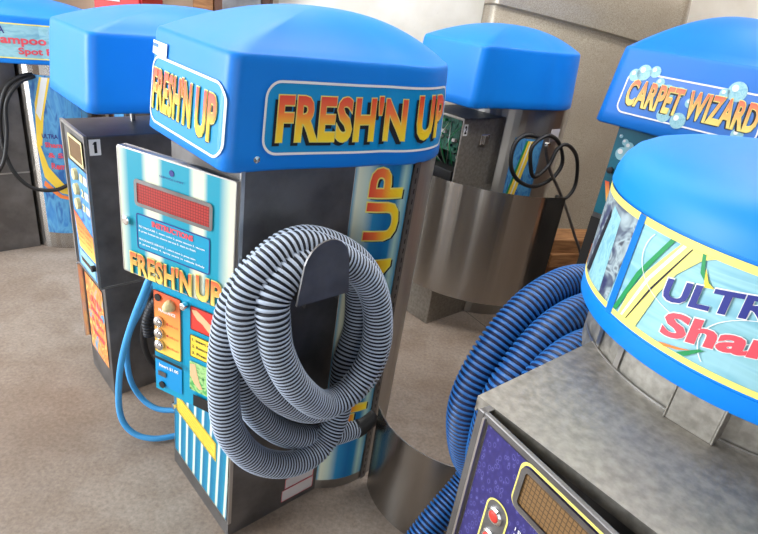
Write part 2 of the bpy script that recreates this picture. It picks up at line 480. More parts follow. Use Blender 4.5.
# ------------------------------------------------------------------ setting
fl = MB().box(-6, 5, -2.6, 4.62, -.1, 0).build('floor', 'floor'); struct(fl)
wb = MB().box(-1.02, 5, 4.6, 4.75, 0, 3.2).build('wall_back', 'wall'); struct(wb)
wl = MB().box(-6, -1.02, 4.6, 4.75, 0, 3.2).build('wall_left', 'cream_wall'); struct(wl)
wr = MB().box(3.4, 3.55, -2.6, 4.6, 0, 3.2).build('unseen_right_wall', 'brown'); struct(wr)  # unseen wall, kept dark to dim the right side of the room
wf_ = MB().box(-6, -2.6, -2.6, -2.5, 0, 3.2).box(-1.3, .15, -2.6, -2.5, 0, 3.2).box(.75, 5, -2.6, -2.5, 0, 3.2).box(-2.6, -1.3, -2.6, -2.5, 2.5, 3.2).box(.15, .75, -2.6, -2.5, 2.3, 3.2).build('unseen_front_wall', 'brown'); struct(wf_)  # unseen wall added behind the camera, openings shaped for streaks in the steel
ce = MB().box(-6, 5, -2.6, 4.75, 3.2, 3.3).build('ceiling', 'wall'); struct(ce)

# ------------------------------------------------------------------ machine A : main vending unit
A = empty('vending_machine', (-.492, 1.357, 0), 45, 'central turquoise vending machine with blue canopy and FRESH\'N UP signs', 'vending machine', )
A.rotation_euler = (Matrix.Rotation(R(1.0), 3, 'Y') @ Matrix.Rotation(R(-45), 3, 'Z')).to_euler()
w = .195
box('cabinet', (-w, w, 0, .335, 0, 1.225), 'steel_dark', A)
lathe(MB(), [(.245, 0), (.25, .0), (.25, 1.225), (.245, 1.225)], (0, .49), 64).build('drum', 'steel', A, smooth=False)
SA = Sdrum(0, .49, .25, -39)
patch('drum_graphic', SA, 0.002, .172, .05, 1.222, 'drum_art', A, off=.002, nu=30, nv=4)
text('letter_shadow', "FRESH'N UP", SA, .040, .148, .27, 1.195, 'black_flat', A, off=.003, bold=.03, du=.007, dv=-.004, rot=True)
text('letter_outline', "FRESH'N UP", SA, .037, .149, .266, 1.199, 'pale_yellow', A, off=.0038, bold=.045, rot=True)
text('lettering', "FRESH'N UP", SA, .040, .146, .27, 1.195, 'fire', A, off=.0046, bold=.02, rot=True)
patch('perforated_strip', SA, .176, .20, 0, 1.222, 'steel_dark', A, off=.006, nu=2)
mb = MB()
for k in range(38):
    mb.add([SA(.184+du, .03+k*.031+dz, .0075) for du, dz in ((0,0),(.005,0),(.005,.016),(0,.016))], [(0,1,2,3)])
mb.build('slots', 'black', A)
MB().box(-w-.002, w+.002, -.006, .0, 0.0, .065).build('kick_plate', 'steel_dark', A)
SF = Sfront(-.004)
patch('lower_panel', SF, -.188, .188, .068, .50, 'stripe_art', A, off=.003, nu=4)
frame('panel_trim', SF, -.19, .19, .066, .44, .003, .004, 'edge', A, off=.004)
# warning label on the lower panel
patch('warning_label', SF, -.166, .112, .255, .328, 'yellow', A, off=.0045, nu=2)
frame('label_border', SF, -.163, .109, .258, .325, .002, .003, 'black_flat', A, off=.0052)
for k in range(5):
    text('label_print', 'notice read all directions before you start the machine', SF, -.155, .10-.02*(k % 2), .311-k*.0115-.003, .318-k*.0115-.003, 'black_flat', A, off=.0055)
lathe(MB(), [(.012, 0), (.012, .012), (.006, .014), (0.0001, .014)], axis='y', org=(-.175, -.006, .27), seg=20).build('lock', 'chrome', A, smooth=False)
# side labels near the floor
SS = Sright(w)
for (y0, y1, z0, z1, m, nm) in ((.215, .30, .135, .185, 'steel', 'data_plate'), (.20, .316, .085, .13, 'offwhite', 'paper_label'), (.19, .318, .03, .082, 'offwhite', 'paper_label')):
    patch(nm, SS, y0, y1, z0, z1, m, A, off=.002, nu=2)
    if nm == 'data_plate':
        for k in range(4): text('label_print', 'voltage amps model 120', SS, y0+.008, y1-.02, z1-.012-k*.011, z1-.006-k*.011, 'black_flat', A, off=.0026)
    else: frame('label_border', SS, y0, y1, z0, z1, .002, .003, 'pinkred', A, off=.0027)
box('edge_strip', (w-.004, w+.003, -.007, .004, .06, 1.222), 'edge', A, bevel=.001)
# canopy
can = Canopy(outline_keyhole(.218, -.038, .16, .49, .278), 1.208, 1.452, 1.56)
cA = can.build('canopy', 'blue', A); cA.location = (-.018, -.014, -.003)
S = can.S
def sign(S, u0, u1, v0, v1, parent, rad=.04, bg='sign_blue'):
    patch('sign_panel', S, u0, u1, v0, v1, bg, parent, off=.002, rad=rad, nu=40, nv=6)
    frame('sign_border', S, u0, u1, v0, v1, .006, rad, 'white', parent, off=.0035)
sign(S, -.188, .203, 1.232, 1.398, cA)
sign_letters("FRESH'N", S, -.17, .05, 1.268, 1.372, cA, bold=.055, sh=.005)
sign_letters("UP", S, .075, .175, 1.262, 1.368, cA, bold=.055, sh=.005)
sign(S, .29, .90, 1.245, 1.412, cA)
sign_letters("FRESH'N", S, .325, .695, 1.275, 1.385, cA, bold=.06, sh=.009)
sign_letters("UP", S, .735, .87, 1.275, 1.39, cA, bold=.06, sh=.009)
patch('lot_tag', S, -.2, -.105, 1.398, 1.43, 'white', cA, off=.004, nu=3)
patch('tag_print', S, -.188, -.155, 1.416, 1.424, 'sign_blue2', cA, off=.005)
lathe(MB(), [(.011, 0), (.009, .004), (.0001, .006)], axis='x', org=(.213, .045, 1.235), seg=16).build('screw', 'chrome', cA)
# door, hinged on the right and standing ajar
dr = empty('door', (.198, -.016, 0), 90+23, None, None); dr.parent = A; dr.scale = (.955, 1, 1)
del_keys = None
dmb = MB().box(-.385, 0, 0, .028, .838, 1.185).box(-.283, -.002, .004, .026, .475, .838)
dp = dmb.build('door_panel', 'steel', dr, bevel=.002)
SD = Sfront(-.0005)
patch('door_graphic', SD, -.383, -.002, .840, 1.183, 'door_art', dr, off=.001, nu=24)
patch('door_graphic', Sfront(.003), -.281, -.004, .477, .838, 'teal', dr, off=.001, nu=12)
frame('door_trim', SD, -.385, 0, .838, 1.185, .003, .006, 'edge', dr, off=.0018)
def wr_disp(n, u0, u1, v0, v1, S, m, fm, par, r=.012):
    frame(n+'_frame', S, u0-.006, u1+.006, v0-.006, v1+.006, .01, r, fm, par, off=.004)
    return patch(n, S, u0, u1, v0, v1, m, par, off=.0025, rad=r*.5, nu=4)
wr_disp('display', -.322, -.074, 1.048, 1.108, SD, 'led_red', 'steel_dark', dr)
patch('instruction_box', SD, -.326, -.076, .922, 1.022, 'teal', dr, off=.002, rad=.008)
frame('instruction_border', SD, -.326, -.076, .922, 1.022, .003, .008, 'navy', dr, off=.003)
text('instruction_title', 'INSTRUCTIONS', SD, -.27, -.13, .998, 1.014, 'pinkred', dr, off=.0035, bold=.04)
for k, s_ in enumerate(('TO VACUUM: 1. insert coins 2. press vacuum 3. vacuum', '4. press button to change service 5. start to finish', '', 'FRAGRANCE SERVICE: 1. select scent 2. press start', '3. press again 4. spray scent in vehicle lightly')):
    if s_: text('instruction_print', s_, SD, -.318, -.092-.03*(k % 2), .983-k*.012, .990-k*.012, 'white', dr, off=.0035, bold=.02)
text('maker_line', 'SERVICE UNIT', SD, -.24, -.16, 1.138, 1.143, 'navy', dr, off=.003)
lathe(MB(), [(.008, 0), (.008, .001), (.0001, .001)], axis='y', org=(-.2, -.002, 1.156), seg=16).build('maker_emblem', 'navy', dr)
def dw(u, v, x, y): return u, v - .006*math.sin(x*PI)
sign_letters("FRESH'N", SD, -.352, -.135, .842, .908, dr, bold=.05, fire='fire2', sh=.004)
sign_letters("UP", SD, -.118, -.035, .842, .912, dr, bold=.05, fire='fire2', sh=.004)
lathe(MB(), [(.012, 0), (.012, .010), (.008, .012), (.0001, .012)], axis='y', org=(-.358, -.001, .992), seg=20).build('lock', 'chrome', dr)
S2 = Sfront(.002)
patch('coin_plate', S2, -.277, -.177, .612, .815, 'art_orange', dr, off=.003, rad=.006)
frame('coin_plate_border', S2, -.277, -.177, .612, .815, .002, .006, 'black_flat', dr, off=.004)
text('coin_title', 'FRAGRANCE', S2, -.258, -.196, .752, .762, 'white', dr, off=.004, bold=.03)
for z in (.72, .682, .644):
    lathe(MB(), [(.017, 0), (.016, .008), (.009, .013), (.0001, .014)], axis='y', org=(-.255, -.002, z), seg=20).build('push_button', 'chrome', dr, smooth=True)
    MB().add([S2(-.232+a, z+b, .004) for a, b in ((0, 0), (.008, .005), (.008, -.005))], [(0, 2, 1)]).build('arrow', 'red', dr)
    text('button_print', 'vanilla scent', S2, -.222, -.186, z-.004, z+.004, 'red', dr, off=.004)
lathe(MB(), [(.018, 0), (.016, .010), (.010, .022), (.0001, .024)], axis='y', org=(-.212, -.002, .785), seg=20).build('selector_knob', 'cream', dr, smooth=True)
lathe(MB(), [(.011, 0), (.011, .003), (.0001, .003)], axis='y', org=(-.258, -.002, .795), seg=20).build('coin_hole', 'black', dr)
patch('coin_shelf', S2, -.278, -.165, .597, .606, 'black', dr, off=.012)
patch('price_panel', S2, -.275, -.175, .50, .592, 'sign_blue', dr, off=.003)
text('price', 'Insert $1.00', S2, -.262, -.188, .565, .578, 'white', dr, off=.004, bold=.03)
patch('bill_slot', S2, -.265, -.235, .535, .552, 'steel_dark', dr, off=.006)
lathe(MB(), [(.011, 0), (.011, .004), (.0001, .004)], axis='y', org=(-.25, -.002, .505), seg=20).build('key_switch', 'black', dr)
lathe(MB(), [(.010, 0), (.010, .014), (.007, .016), (.0001, .016)], axis='y', org=(-.158, -.001, .806), seg=20).build('lock', 'chrome', dr)
patch('coin_picture', S2, -.142, -.02, .738, .812, 'red', dr, off=.003, rad=.005)
poly_patch('hand_picture', S2, [(-.138,.80),(-.12,.803),(-.095,.79),(-.07,.775),(-.045,.755),(-.02,.742),(-.02,.739),(-.06,.739),(-.08,.752),(-.10,.768),(-.118,.775),(-.13,.787)], 'skin', dr, off=.0038)
frame('picture_border', S2, -.142, -.02, .738, .812, .002, .005, 'black_flat', dr, off=.0042)
patch('step_label', S2, -.144, -.02, .650, .722, 'yellow', dr, off=.003, rad=.005)
frame('label_border', S2, -.144, -.02, .650, .722, .002, .005, 'black_flat', dr, off=.0038)
for k, s_ in enumerate(('1. Insert coins', '2. Remove nozzle', '3. Press start')):
    text('label_print', s_, S2, -.136, -.05+.015*(k == 1), .703-k*.021, .712-k*.021, 'black_flat', dr, off=.004, bold=.02)
patch('bill_picture', S2, -.146, -.02, .535, .634, 'art_green', dr, off=.003, rad=.005)
poly_patch('hand_picture', S2, [(-.143,.625),(-.125,.628),(-.118,.60),(-.11,.575),(-.098,.553),(-.11,.548),(-.128,.562),(-.143,.585)], 'skin', dr, off=.0038)
patch('receipt_slot', S2, -.13, -.02, .485, .525, 'black', dr, off=.006)
# hose hanger on the side
hk = MB()
prof = []
for k in range(13):
    t = R(180-15*k); prof.append((.068+.062*math.cos(t), 1.062+.068*math.sin(t)))
prof = [(-.004, .985)]+prof+[(.140, .985)]
n = len(prof)
hk.add([(w+.245, y, z) for y, z in prof]+[(w+.250, y, z) for y, z in prof], [tuple(range(n)), tuple(range(2*n-1, n-1, -1))]+[(i, (i+1) % n, n+(i+1) % n, n+i) for i in range(n)])
hp = [(.068+.045*math.cos(R(180-15*k)), .97+.04*math.sin(R(180-15*k))) for k in range(13)]
m2 = len(hp)
hk.add([(w, y, z) for y, z in hp]+[(w+.245, y, z) for y, z in hp], [(i, i+1, m2+i+1, m2+i) for i in range(m2-1)])
hk.build('hose_hanger', 'steel_dark', A, smooth=False)

# grey hose
HP = [(0.245, 0.442, 0.274), (0.245, 0.37, 0.286), (0.245, 0.256, 0.322), (0.245, 0.14, 0.403), (0.245, 0.044, 0.531), (0.245, -0.0, 0.652), (0.245, -0.018, 0.794), (0.245, 0.002, 0.92), (0.245, 0.073, 1.007), (0.245, 0.176, 1.032), (0.245, 0.278, 0.973), (0.245, 0.362, 0.852), (0.255, 0.374, 0.706), (0.265, 0.339, 0.587), (0.275, 0.331, 0.418), (0.285, 0.27, 0.312), (0.295, 0.152, 0.312), (0.295, 0.028, 0.399), (0.295, -0.057, 0.542), (0.295, -0.08, 0.693), (0.295, -0.077, 0.827), (0.295, -0.057, 0.939), (0.295, -0.002, 1.037), (0.295, 0.083, 1.087), (0.295, 0.178, 1.073), (0.305, 0.294, 0.987), (0.315, 0.375, 0.848), (0.315, 0.418, 0.687), (0.325, 0.378, 0.569), (0.325, 0.28, 0.519), (0.325, 0.171, 0.535), (0.335, 0.052, 0.646), (0.345, -0.03, 0.786), (0.355, -0.067, 0.916), (0.355, -0.062, 1.011), (0.355, -0.018, 1.08), (0.355, 0.063, 1.11), (0.365, 0.158, 1.076), (0.375, 0.265, 0.977), (0.385, 0.318, 0.847), (0.395, 0.317, 0.713), (0.395, 0.252, 0.618), (0.395, 0.159, 0.609), (0.405, 0.058, 0.716), (0.405, -0.003, 0.835), (0.405, -0.025, 0.944), (0.395, -0.02, 1.019), (0.385, 0.032, 1.075), (0.375, 0.118, 1.085)]
gh = empty('vacuum_hose', A.location, 45, 'thick grey ribbed vacuum hose coiled on the hanger of the central machine', 'hose'); gh.rotation_euler = A.rotation_euler; gh.location.x -= .008
HP = [(x, y, z-.035*max(0, min(1, (z-.9)/.15))) for x, y, z in HP]
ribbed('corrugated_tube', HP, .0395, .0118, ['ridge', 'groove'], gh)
nz = MB(); C_, _ = spline([HP[0], (.245, .47, .278), (.245, .52, .30)], 8); sweep(nz, C_, [.041]*9, 20); nz.build('hose_cuff', 'black', gh, smooth=True)

# light blue tube looping out of the left side of A
T1 = [(-.50,1.50,.80),(-.646, 1.47, 0.785), (-.703, 1.46, .682), (-.793, 1.50, .451), (-.84, 1.53, .252), (-.85, 1.55, .11), (-.81, 1.55, .045), (-.74, 1.56, .022), (-.66, 1.60, .018), (-.56,1.66,.018)]
tag(tube('water_tube', T1, .0110, 'lightblue_tube'), 'light blue rubber tube hanging in the outer wide loop left of the central machine', 'tube')
T2 = [(-.52,1.56,.76),(-.68, 1.53, .72), (-.755, 1.56, .58), (-.83, 1.60, .418), (-.855, 1.64, .233), (-.83, 1.66, .124), (-.772, 1.66, .077), (-.70, 1.67, .07), (-.58,1.70,.07)]
tag(tube('water_tube', T2, .0105, 'lightblue_tube'), 'light blue rubber tube in the inner narrower loop left of the central machine', 'tube')

# ------------------------------------------------------------------ machine B : number 1
B = empty('vending_machine', (-1.095, 1.864, 0), 45, 'vacuum vending machine numbered 1 with plain blue canopy, left of the central machine', 'vending machine')
bw = .13
box('upper_cabinet', (-bw, bw, 0, .34, .505, 1.067), 'steel_dark', B)
box('lower_cabinet', (-bw, bw, .012, .34, 0, .50), 'steel_dark', B)
MB().box(bw-.003, bw+.002, .0, .34, .499, .506).box(-bw, bw, -.002, .0, .499, .506).build('seam_strip', 'edge', B)
MB().box(-bw-.002, -bw+.010, -.008, .004, .505, 1.067).box(bw-.006, bw+.001, -.008, .001, .505, 1.067).box(-bw, bw, -.008, .002, 1.06, 1.069).build('front_trim', 'edge', B)
SB = Sfront(-.002)
patch('control_graphic', SB, -.095, .115, .515, .935, 'art_drum', B, off=.002)
wr_disp('display', -.055, .085, .952, 1.03, SB, 'led_brown', 'cream', B, r=.006)
for k in range(3):
    lathe(MB(), [(.022, 0), (.02, .012), (.0001, .014)], axis='y', org=(-.01, -.004, .90-.055*k), seg=16).build('push_button', 'cream', B)
    text('button_number', str(k+1), SB, .03, .06, .885-.055*k, .915-.055*k, 'cream', B, off=.004, bold=.04)
    patch('button_label', SB, .065, .105, .885-.055*k, .915-.055*k, 'offwhite', B, off=.003)
poly_patch('price_graphic', SB, [(-.09,.74),(.11,.70),(.115,.60),(-.06,.60)], 'art_orange', B, off=.0035)
for k in range(4): text('label_print', 'insert coins', SB, -.06, .09, .69-.02*k, .70-.02*k, 'red', B, off=.0042)
patch('boat_picture', SB, -.07, .10, .525, .59, 'art_band', B, off=.0035)
poly_patch('boat_hull', SB, [(-.05,.545),(.07,.545),(.085,.562),(-.06,.562)], 'brown', B, off=.0042)
lathe(MB(), [(.012, 0), (.012, .014), (.0001, .016)], axis='y', org=(.10, -.004, .575), seg=16).build('knob', 'black', B)
SB2 = Sfront(.011)
patch('lower_graphic', SB2, -.10, .10, .12, .47, 'art_mixed', B, off=.002)
for k, s_ in enumerate(('ULTRA', 'Shampoo', '& Spot', 'Remover')):
    text('lower_lettering', s_, SB2, -.06, .08, .36-.05*k, .395-.05*k, 'pinkred', B, off=.003, bold=.03)
MB().box(-bw, -bw+.014, -.01, .012, .16, .50).build('side_rail', 'edge', B)
SB3 = Sright(bw)
patch('number_plate', SB3, .006, .042, 1.004, 1.058, 'white', B, off=.003)
poly_patch('numeral', SB3, [(.021,1.012),(.030,1.012),(.030,1.050),(.023,1.050),(.016,1.041),(.021,1.041)], 'black_flat', B, off=.004)
lathe(MB(), [(.26, 0), (.265, 0), (.265, 1.2), (.26, 1.2)], (0, .56), 48).build('drum', 'steel', B)
for x, y in ((-.06, .22), (.04, .31)): box('post', (x-.008, x+.008, y-.008, y+.008, 1.06, 1.2), 'steel', B)
cB = Canopy(outline_keyhole(.22, -.012, .20, .52, .29), 1.158, 1.385, 1.475)
cB.build('canopy', 'blue', B)
# black drain hose and cable behind the blue tubes
tag(ribbed('drain_hose', [(-.66,1.78,.55),(-.76,1.72,.53),(-.80,1.70,.45),(-.80,1.70,.38)], .02, .012, ['black', 'groove'], seg=12), 'short black ribbed drain hose hanging behind the blue tubes', 'hose')
tag(tube('power_cable', [(-.70,1.9,.60),(-.80, 1.80, .55), (-.84, 1.78, .42), (-.87, 1.80, .30), (-.86, 1.82, .18), (-.80, 1.84, .09), (-.70, 1.86, .05), (-.60,1.9,.02)], .012, 'black'), 'black power cable hanging between the number 1 machine and the central machine', 'cable')

# ------------------------------------------------------------------ machine C : number 2, open electronics
C = empty('vending_machine', (.2, 2.803, 0), 43, 'vacuum vending machine numbered 2 behind the centre, open electronics bay and large curved steel shroud', 'vending machine')
cw = .15
mb = MB().box(-cw, cw, 0, .32, 0, .78)
mb.box(cw-.01, cw, 0, .32, .78, 1.13).box(-cw, -cw+.01, 0, .32, .78, 1.13).box(-cw, cw, .25, .32, .78, 1.13).box(-cw, cw, 0, .25, 1.118, 1.13)
mb.build('cabinet', 'steel_top', C, bevel=.002)
mb = MB().box(-cw+.01, cw-.01, .2, .25, .78, 1.118); mb.build('bay_back', 'dark', C)
bd = MB().box(-.10, .10, .185, .2, .86, 1.08).build('circuit_board', 'pcb', C)
for k in range(14):
    x = random.uniform(-.09, .085); z = random.uniform(.88, 1.07); s_ = random.uniform(.006, .016)
    MB().box(x-s_, x+s_, .165, .186, z-s_*.6, z+s_*.6).build('component', random.choice(['black', 'offwhite', 'pcb', 'steel']), bd)
bd2 = MB().box(-.13, .05, .10, .112, .93, 1.10).build('circuit_board', 'pcb', C)
for k in range(12):
    x = random.uniform(-.12, .04); z = random.uniform(.94, 1.09); s_ = random.uniform(.005, .013)
    MB().box(x-s_, x+s_, .08, .101, z-s_*.7, z+s_*.7).build('component', random.choice(['black', 'green', 'pcb', 'offwhite']), bd2)
box('transformer', (-.13, .11, .02, .18, .78, .86), 'black', C)
for k in range(7):
    x = random.uniform(-.1, .1)
    tube('wire', [(x, .09, 1.08), (x+random.uniform(-.05, .05), .05, 1.0), (x+random.uniform(-.04, .04), .06, .93), (x*.6, .1, .86)], .0022, random.choice(['pcb', 'green', 'offwhite', 'edge']), C, seg=6)
SC = Sright(cw)
patch('number_plate', SC, .004, .032, 1.05, 1.105, 'white', C, off=.002)
text('numeral', '2', SC, .010, .026, 1.058, 1.097, 'black_flat', C, off=.003, bold=.05)
MB().box(cw, cw+.012, .135, .195, 1.0, 1.052).build('latch_plate', 'chrome', C, bevel=.002)
MB().box(cw+.012, cw+.022, .15, .18, 1.004, 1.048).build('latch_handle', 'steel', C, bevel=.003)
lathe(MB(), [(.285, 0), (.29, 0), (.29, 1.2), (.285, 1.2)], (0, .56), 56).build('drum', 'steel', C)
SCd = Sdrum(0, .56, .29, -55)
patch('drum_graphic', SCd, .045, .20, .55, 1.04, 'art_drum', C, off=.002, nu=12)
poly_patch('swoosh', SCd, [(.065,.70),(.10,.70),(.15,1.03),(.115,1.03)], 'yellow', C, off=.0028)
poly_patch('swoosh', SCd, [(.055,.70),(.065,.70),(.115,1.03),(.105,1.03)], 'green', C, off=.0028)
poly_patch('swoosh', SCd, [(.08,.70),(.085,.70),(.133,1.03),(.127,1.03)], 'white', C, off=.0032)
# shroud: bent sheet round the front of the unit
def bent_sheet(name, cx, cy, r, a0, a1, z0, z1, m, parent=None, th=.003, n=72):
    mb = lathe(MB(), [(r, z0), (r, z1), (r+th, z1), (r+th, z0), (r, z0)], (cx, cy), n, a0, a1)
    return mb.build(name, m, parent)
bent_sheet('curved_shroud', -.02, .53, .58, -138, -14, .225, .83, 'steel_shiny', C)
lathe(MB(), [(.012, 0), (.012, .02), (.0001, .02)], axis='x', org=(.289, .50, 1.02), seg=12).build('cable_hook', 'chrome', C)
cC = Canopy(outline_keyhole(.215, -.04, .19, .54, .30), 1.19, 1.45, 1.55)
cC.build('canopy', 'blue', C)
MB().box(-.05, .05, .30, .34, 1.13, 1.2).build('neck', 'steel', C)
# cable coiled on its hook
hc = empty('power_cable', C.location, 43, 'black power cable coiled on the hook of machine number 2 with a pale tag', 'cable')
tube('cord', [(.33, .372, 1.071), (.33, .255, 1.088), (.33, .18, 1.054), (.335, .174, .957), (.34, .25, .871), (.345, .402, .82), (.35, .546, .854), (.355, .592, .935), (.36, .498, 1.047), (.36, .383, 1.087), (.36, .28, 1.04), (.36,.30,.95),(.36,.36,.88),(.365,.45,.93),(.365,.50,1.02),(.37, .58, 1.03), (.37, .70, .95), (.37, .759, .80), (.37, .70, .73), (.37,.60,.75)], .010, 'black', hc)
tube('cord', [(.36, .384, 1.04), (.36, .482, .908), (.36, .62, .784), (.37, .749, .65), (.40, .85, .50), (.45, .92, .35), (.5, 1.0, .02)], .008, 'steel_dark', hc)
MB().box(.355, .358, .415, .485, 1.055, 1.115).build('cable_tag', 'offwhite', hc)

# ------------------------------------------------------------------ machine L : far left shampoo unit
L = empty('vending_machine', (-2.37, 2.858, 0), 43, 'stainless shampoo vending machine at the far left edge, sign reads ULTRA Shampoo Spot R', 'vending machine')
box('upper_cabinet', (-.15, .15, 0, .33, .462, 1.05), 'steel_dark', L)
box('lower_cabinet', (-.15, .15, .008, .33, 0, .455), 'steel_dark', L)
MB().box(.148, .152, 0, .33, .455, .463).build('seam_strip', 'edge', L)
lathe(MB(), [(.265, 0), (.27, 0), (.27, 1.2), (.265, 1.2)], (0, .57), 56).build('drum', 'steel_shiny', L)
SL0 = Sdrum(0, .57, .27, -55)
SL = lambda u, v, off: SL0(u-.055, v, off)
patch('drum_graphic', SL, .10, .34, .10, 1.0, 'art_drum', L, off=.002, nu=16)
poly_patch('swoosh', SL, [(.10,.62),(.13,.62),(.16,.80),(.21,.99),(.16,.99),(.12,.85)], 'yellow', L, off=.0028)
poly_patch('swoosh', SL, [(.12,.80),(.17,.99),(.20,.99),(.14,.76)], 'white', L, off=.0032)
poly_patch('swoosh', SL, [(.10,.62),(.12,.62),(.15,.50),(.22,.40),(.34,.36),(.34,.32),(.20,.35),(.12,.44)], 'yellow', L, off=.0028)
poly_patch('swoosh', SL, [(.12,.42),(.20,.34),(.34,.30),(.34,.285),(.19,.32),(.11,.39)], 'orange', L, off=.0028)
for k, s_ in enumerate(('ULTRA', 'Shampoo', '& Spot', 'Remover')):
    text('drum_lettering', s_, SL, .135+.01*k, .135+.01*k+(.08 if k == 0 else .15), .665-.058*k, .69-.058*k+(.0 if k == 0 else .012), 'navy' if k == 0 else 'pinkred', L, off=.0036, bold=.03)
cL = Canopy(outline_keyhole(.22, -.05, .20, .54, .31), 1.06, 1.275, 1.36)
oL = cL.build('canopy', 'blue', L)
SLc = cL.S
patch('sign_panel', SLc, .26, .77, 1.085, 1.25, 'art_band', oL, off=.002, nu=30)
frame('sign_border', SLc, .26, .77, 1.085, 1.25, .006, .004, 'pale_yellow', oL, off=.003)
text('sign_lettering', 'ULTRA', SLc, .42, .55, 1.20, 1.235, 'navy', oL, off=.004, bold=.02)
text('sign_lettering', 'Shampoo', SLc, .46, .73, 1.143, 1.195, 'pinkred', oL, off=.004, bold=.03)
text('sign_lettering', 'Spot R', SLc, .60, .76, 1.098, 1.14, 'pinkred', oL, off=.004, bold=.03)
tag(tube('power_cable', [(-1.93,3.0,1.0),(-1.98, 2.93, .985), (-2.03, 2.88, .92), (-2.06, 2.85, .78), (-2.06, 2.84, .62), (-2.03, 2.85, .49), (-1.97, 2.89, .40), (-1.88, 2.95, .38), (-1.80, 3.0, .42)], .011, 'black'), 'black cable in a long loop reaching right across the far left steel drum', 'cable')
tag(tube('power_cable', [(-1.93,2.98,.99),(-1.97,2.91,.96), (-2.02, 2.86, .86), (-2.03, 2.84, .70), (-2.05, 2.80, .55), (-2.10, 2.74, .47), (-2.18, 2.66, .46), (-2.28, 2.58, .52)], .010, 'black'), 'black cable beside the far left steel drum swinging back to the left edge', 'cable')

# ------------------------------------------------------------------ machine D : carpet wizard
D = empty('vending_machine', (1.10, 2.30, 0), 44, 'teal carpet cleaning vending machine at the right with large deep blue canopy reading CARPET WIZARD', 'vending machine')
box('cabinet', (-.25, .25, .01, .5, 0, 1.25), 'steel_dark', D)
SDp = Sfront(.008)
patch('front_graphic', SDp, -.245, .245, .84, 1.235, 'art_teal', D, off=.003)
patch('lower_front', SDp, -.245, .245, .30, .82, 'dark', D, off=.012)
patch('lower_graphic', SDp, -.20, .20, .44, .70, 'art_mixed', D, off=.014)
for (x, z, r_) in ((-.20, 1.17, .014), (-.178, 1.155, .02), (-.20, 1.12, .028), (-.225, 1.19, .008), (-.10, 1.16, .015)):
    lathe(MB(), [(r_, 0), (r_, .001), (.0001, .001)], axis='y', org=(x, .004, z), seg=24).build('bubble', 'art_band', D)
    lathe(MB(), [(r_*.4, 0), (r_*.4, .001), (.0001, .001)], axis='y', org=(x-r_*.3, .002, z+r_*.3), seg=16).build('bubble_shine', 'white', D)
text('lower_lettering', 'Wizard', SDp, -.235, .1, .90, .99, 'fire2', D, off=.006, bold=.04)
lathe(MB(), [(.014, 0), (.014, .012), (.0001, .014)], axis='y', org=(-.225, .004, 1.04), seg=16).build('lock', 'black', D)
cD = Canopy(outline_rect(.345, -.06, .62), 1.235, 1.53, 1.70, taper=.93)
oD = cD.build('canopy', 'blue_dark', D)
SDc = cD.S
sign(SDc, -.262, .285, 1.29, 1.455, oD, rad=.035, bg='sign_blue2')
for (x, z, r_) in ((-.20,1.455,.03),(-.155,1.465,.022),(-.235,1.44,.024),(-.08,1.40,.03),(-.03,1.41,.02),(-.06,1.32,.028),(.0,1.31,.03),(.17,1.45,.035),(.13,1.435,.02),(.22,1.31,.022),(-.12,1.43,.018),(.02,1.38,.018)):
    P_ = [(x+r_*math.cos(2*PI*k/20), z+r_*math.sin(2*PI*k/20)) for k in range(20)]
    poly_patch('bubble', SDc, P_, 'art_band', oD, off=.0038)
    poly_patch('bubble_shine', SDc, [(x-r_*.3+r_*.35*math.cos(2*PI*k/12), z+r_*.3+r_*.35*math.sin(2*PI*k/12)) for k in range(12)], 'white', oD, off=.0042)
sign_letters("CARPET", SDc, -.235, -.01, 1.325, 1.425, oD, bold=.045, sh=.005, fire='fire2', off=.0045)
sign_letters("WIZARD", SDc, .015, .27, 1.325, 1.425, oD, bold=.045, sh=.005, fire='fire2', off=.0045)
# wand leaning beside D
wd = empty('vacuum_wand', (0, 0, 0), 90, 'dark grey suction wand leaning left of the carpet wizard machine', 'wand')
C_, _ = spline([(1.06, 3.1, .045), (1.08, 3.02, .13), (1.13, 2.92, .28), (1.20, 2.83, .50)], 20)
sweep(MB(), C_, [.045, .046, .046, .044, .042, .04, .036, .03, .025]+[.02]*12, 14).build('wand_tube', 'groove', wd, smooth=True)
tube('wand_cuff', [(1.175, 2.86, .44), (1.20, 2.83, .50)], .027, 'black', wd)
wb_ = []
for k, (x, y, z, a, l) in enumerate(((1.22, 3.46, .045, 8, .5), (1.24, 3.48, .135, -6, .46), (1.22, 3.47, .225, 4, .42), (1.23, 3.48, .315, -3, .44))):
    o = MB().box(-l/2, l/2, -.10, .10, -.045, .045).build('lumber_block', 'wood', bevel=.004); o.location = (x, y, z); o.rotation_euler = (0, 0, R(a+20))
    tag(o, ('lowest', 'second lowest', 'third', 'topmost')[k]+' raw wood block of the stack on the floor behind the wand', 'wood block', 'stacked raw wood blocks')

# ------------------------------------------------------------------ machine F : foreground shampoo unit
F = empty('vending_machine', (.279+.05*.669, .594-.05*.743, 0), 42, 'foreground shampoo vending machine with round blue cap band reading ULTRA Shampoo and purple control door', 'vending machine')
fw = .20
mb = MB().box(-fw, fw, .33, .40, 0, 1.04).box(-fw, -fw+.008, .01, .33, 0, 1.06).box(fw-.008, fw, .01, .33, 0, 1.06).box(-fw, fw, .01, .33, 0, .25).box(-fw+.008, fw-.008, .2, .21, .25, 1.05)
mb.build('cabinet', 'steel_dark', F)
tp = MB(); N_ = 16
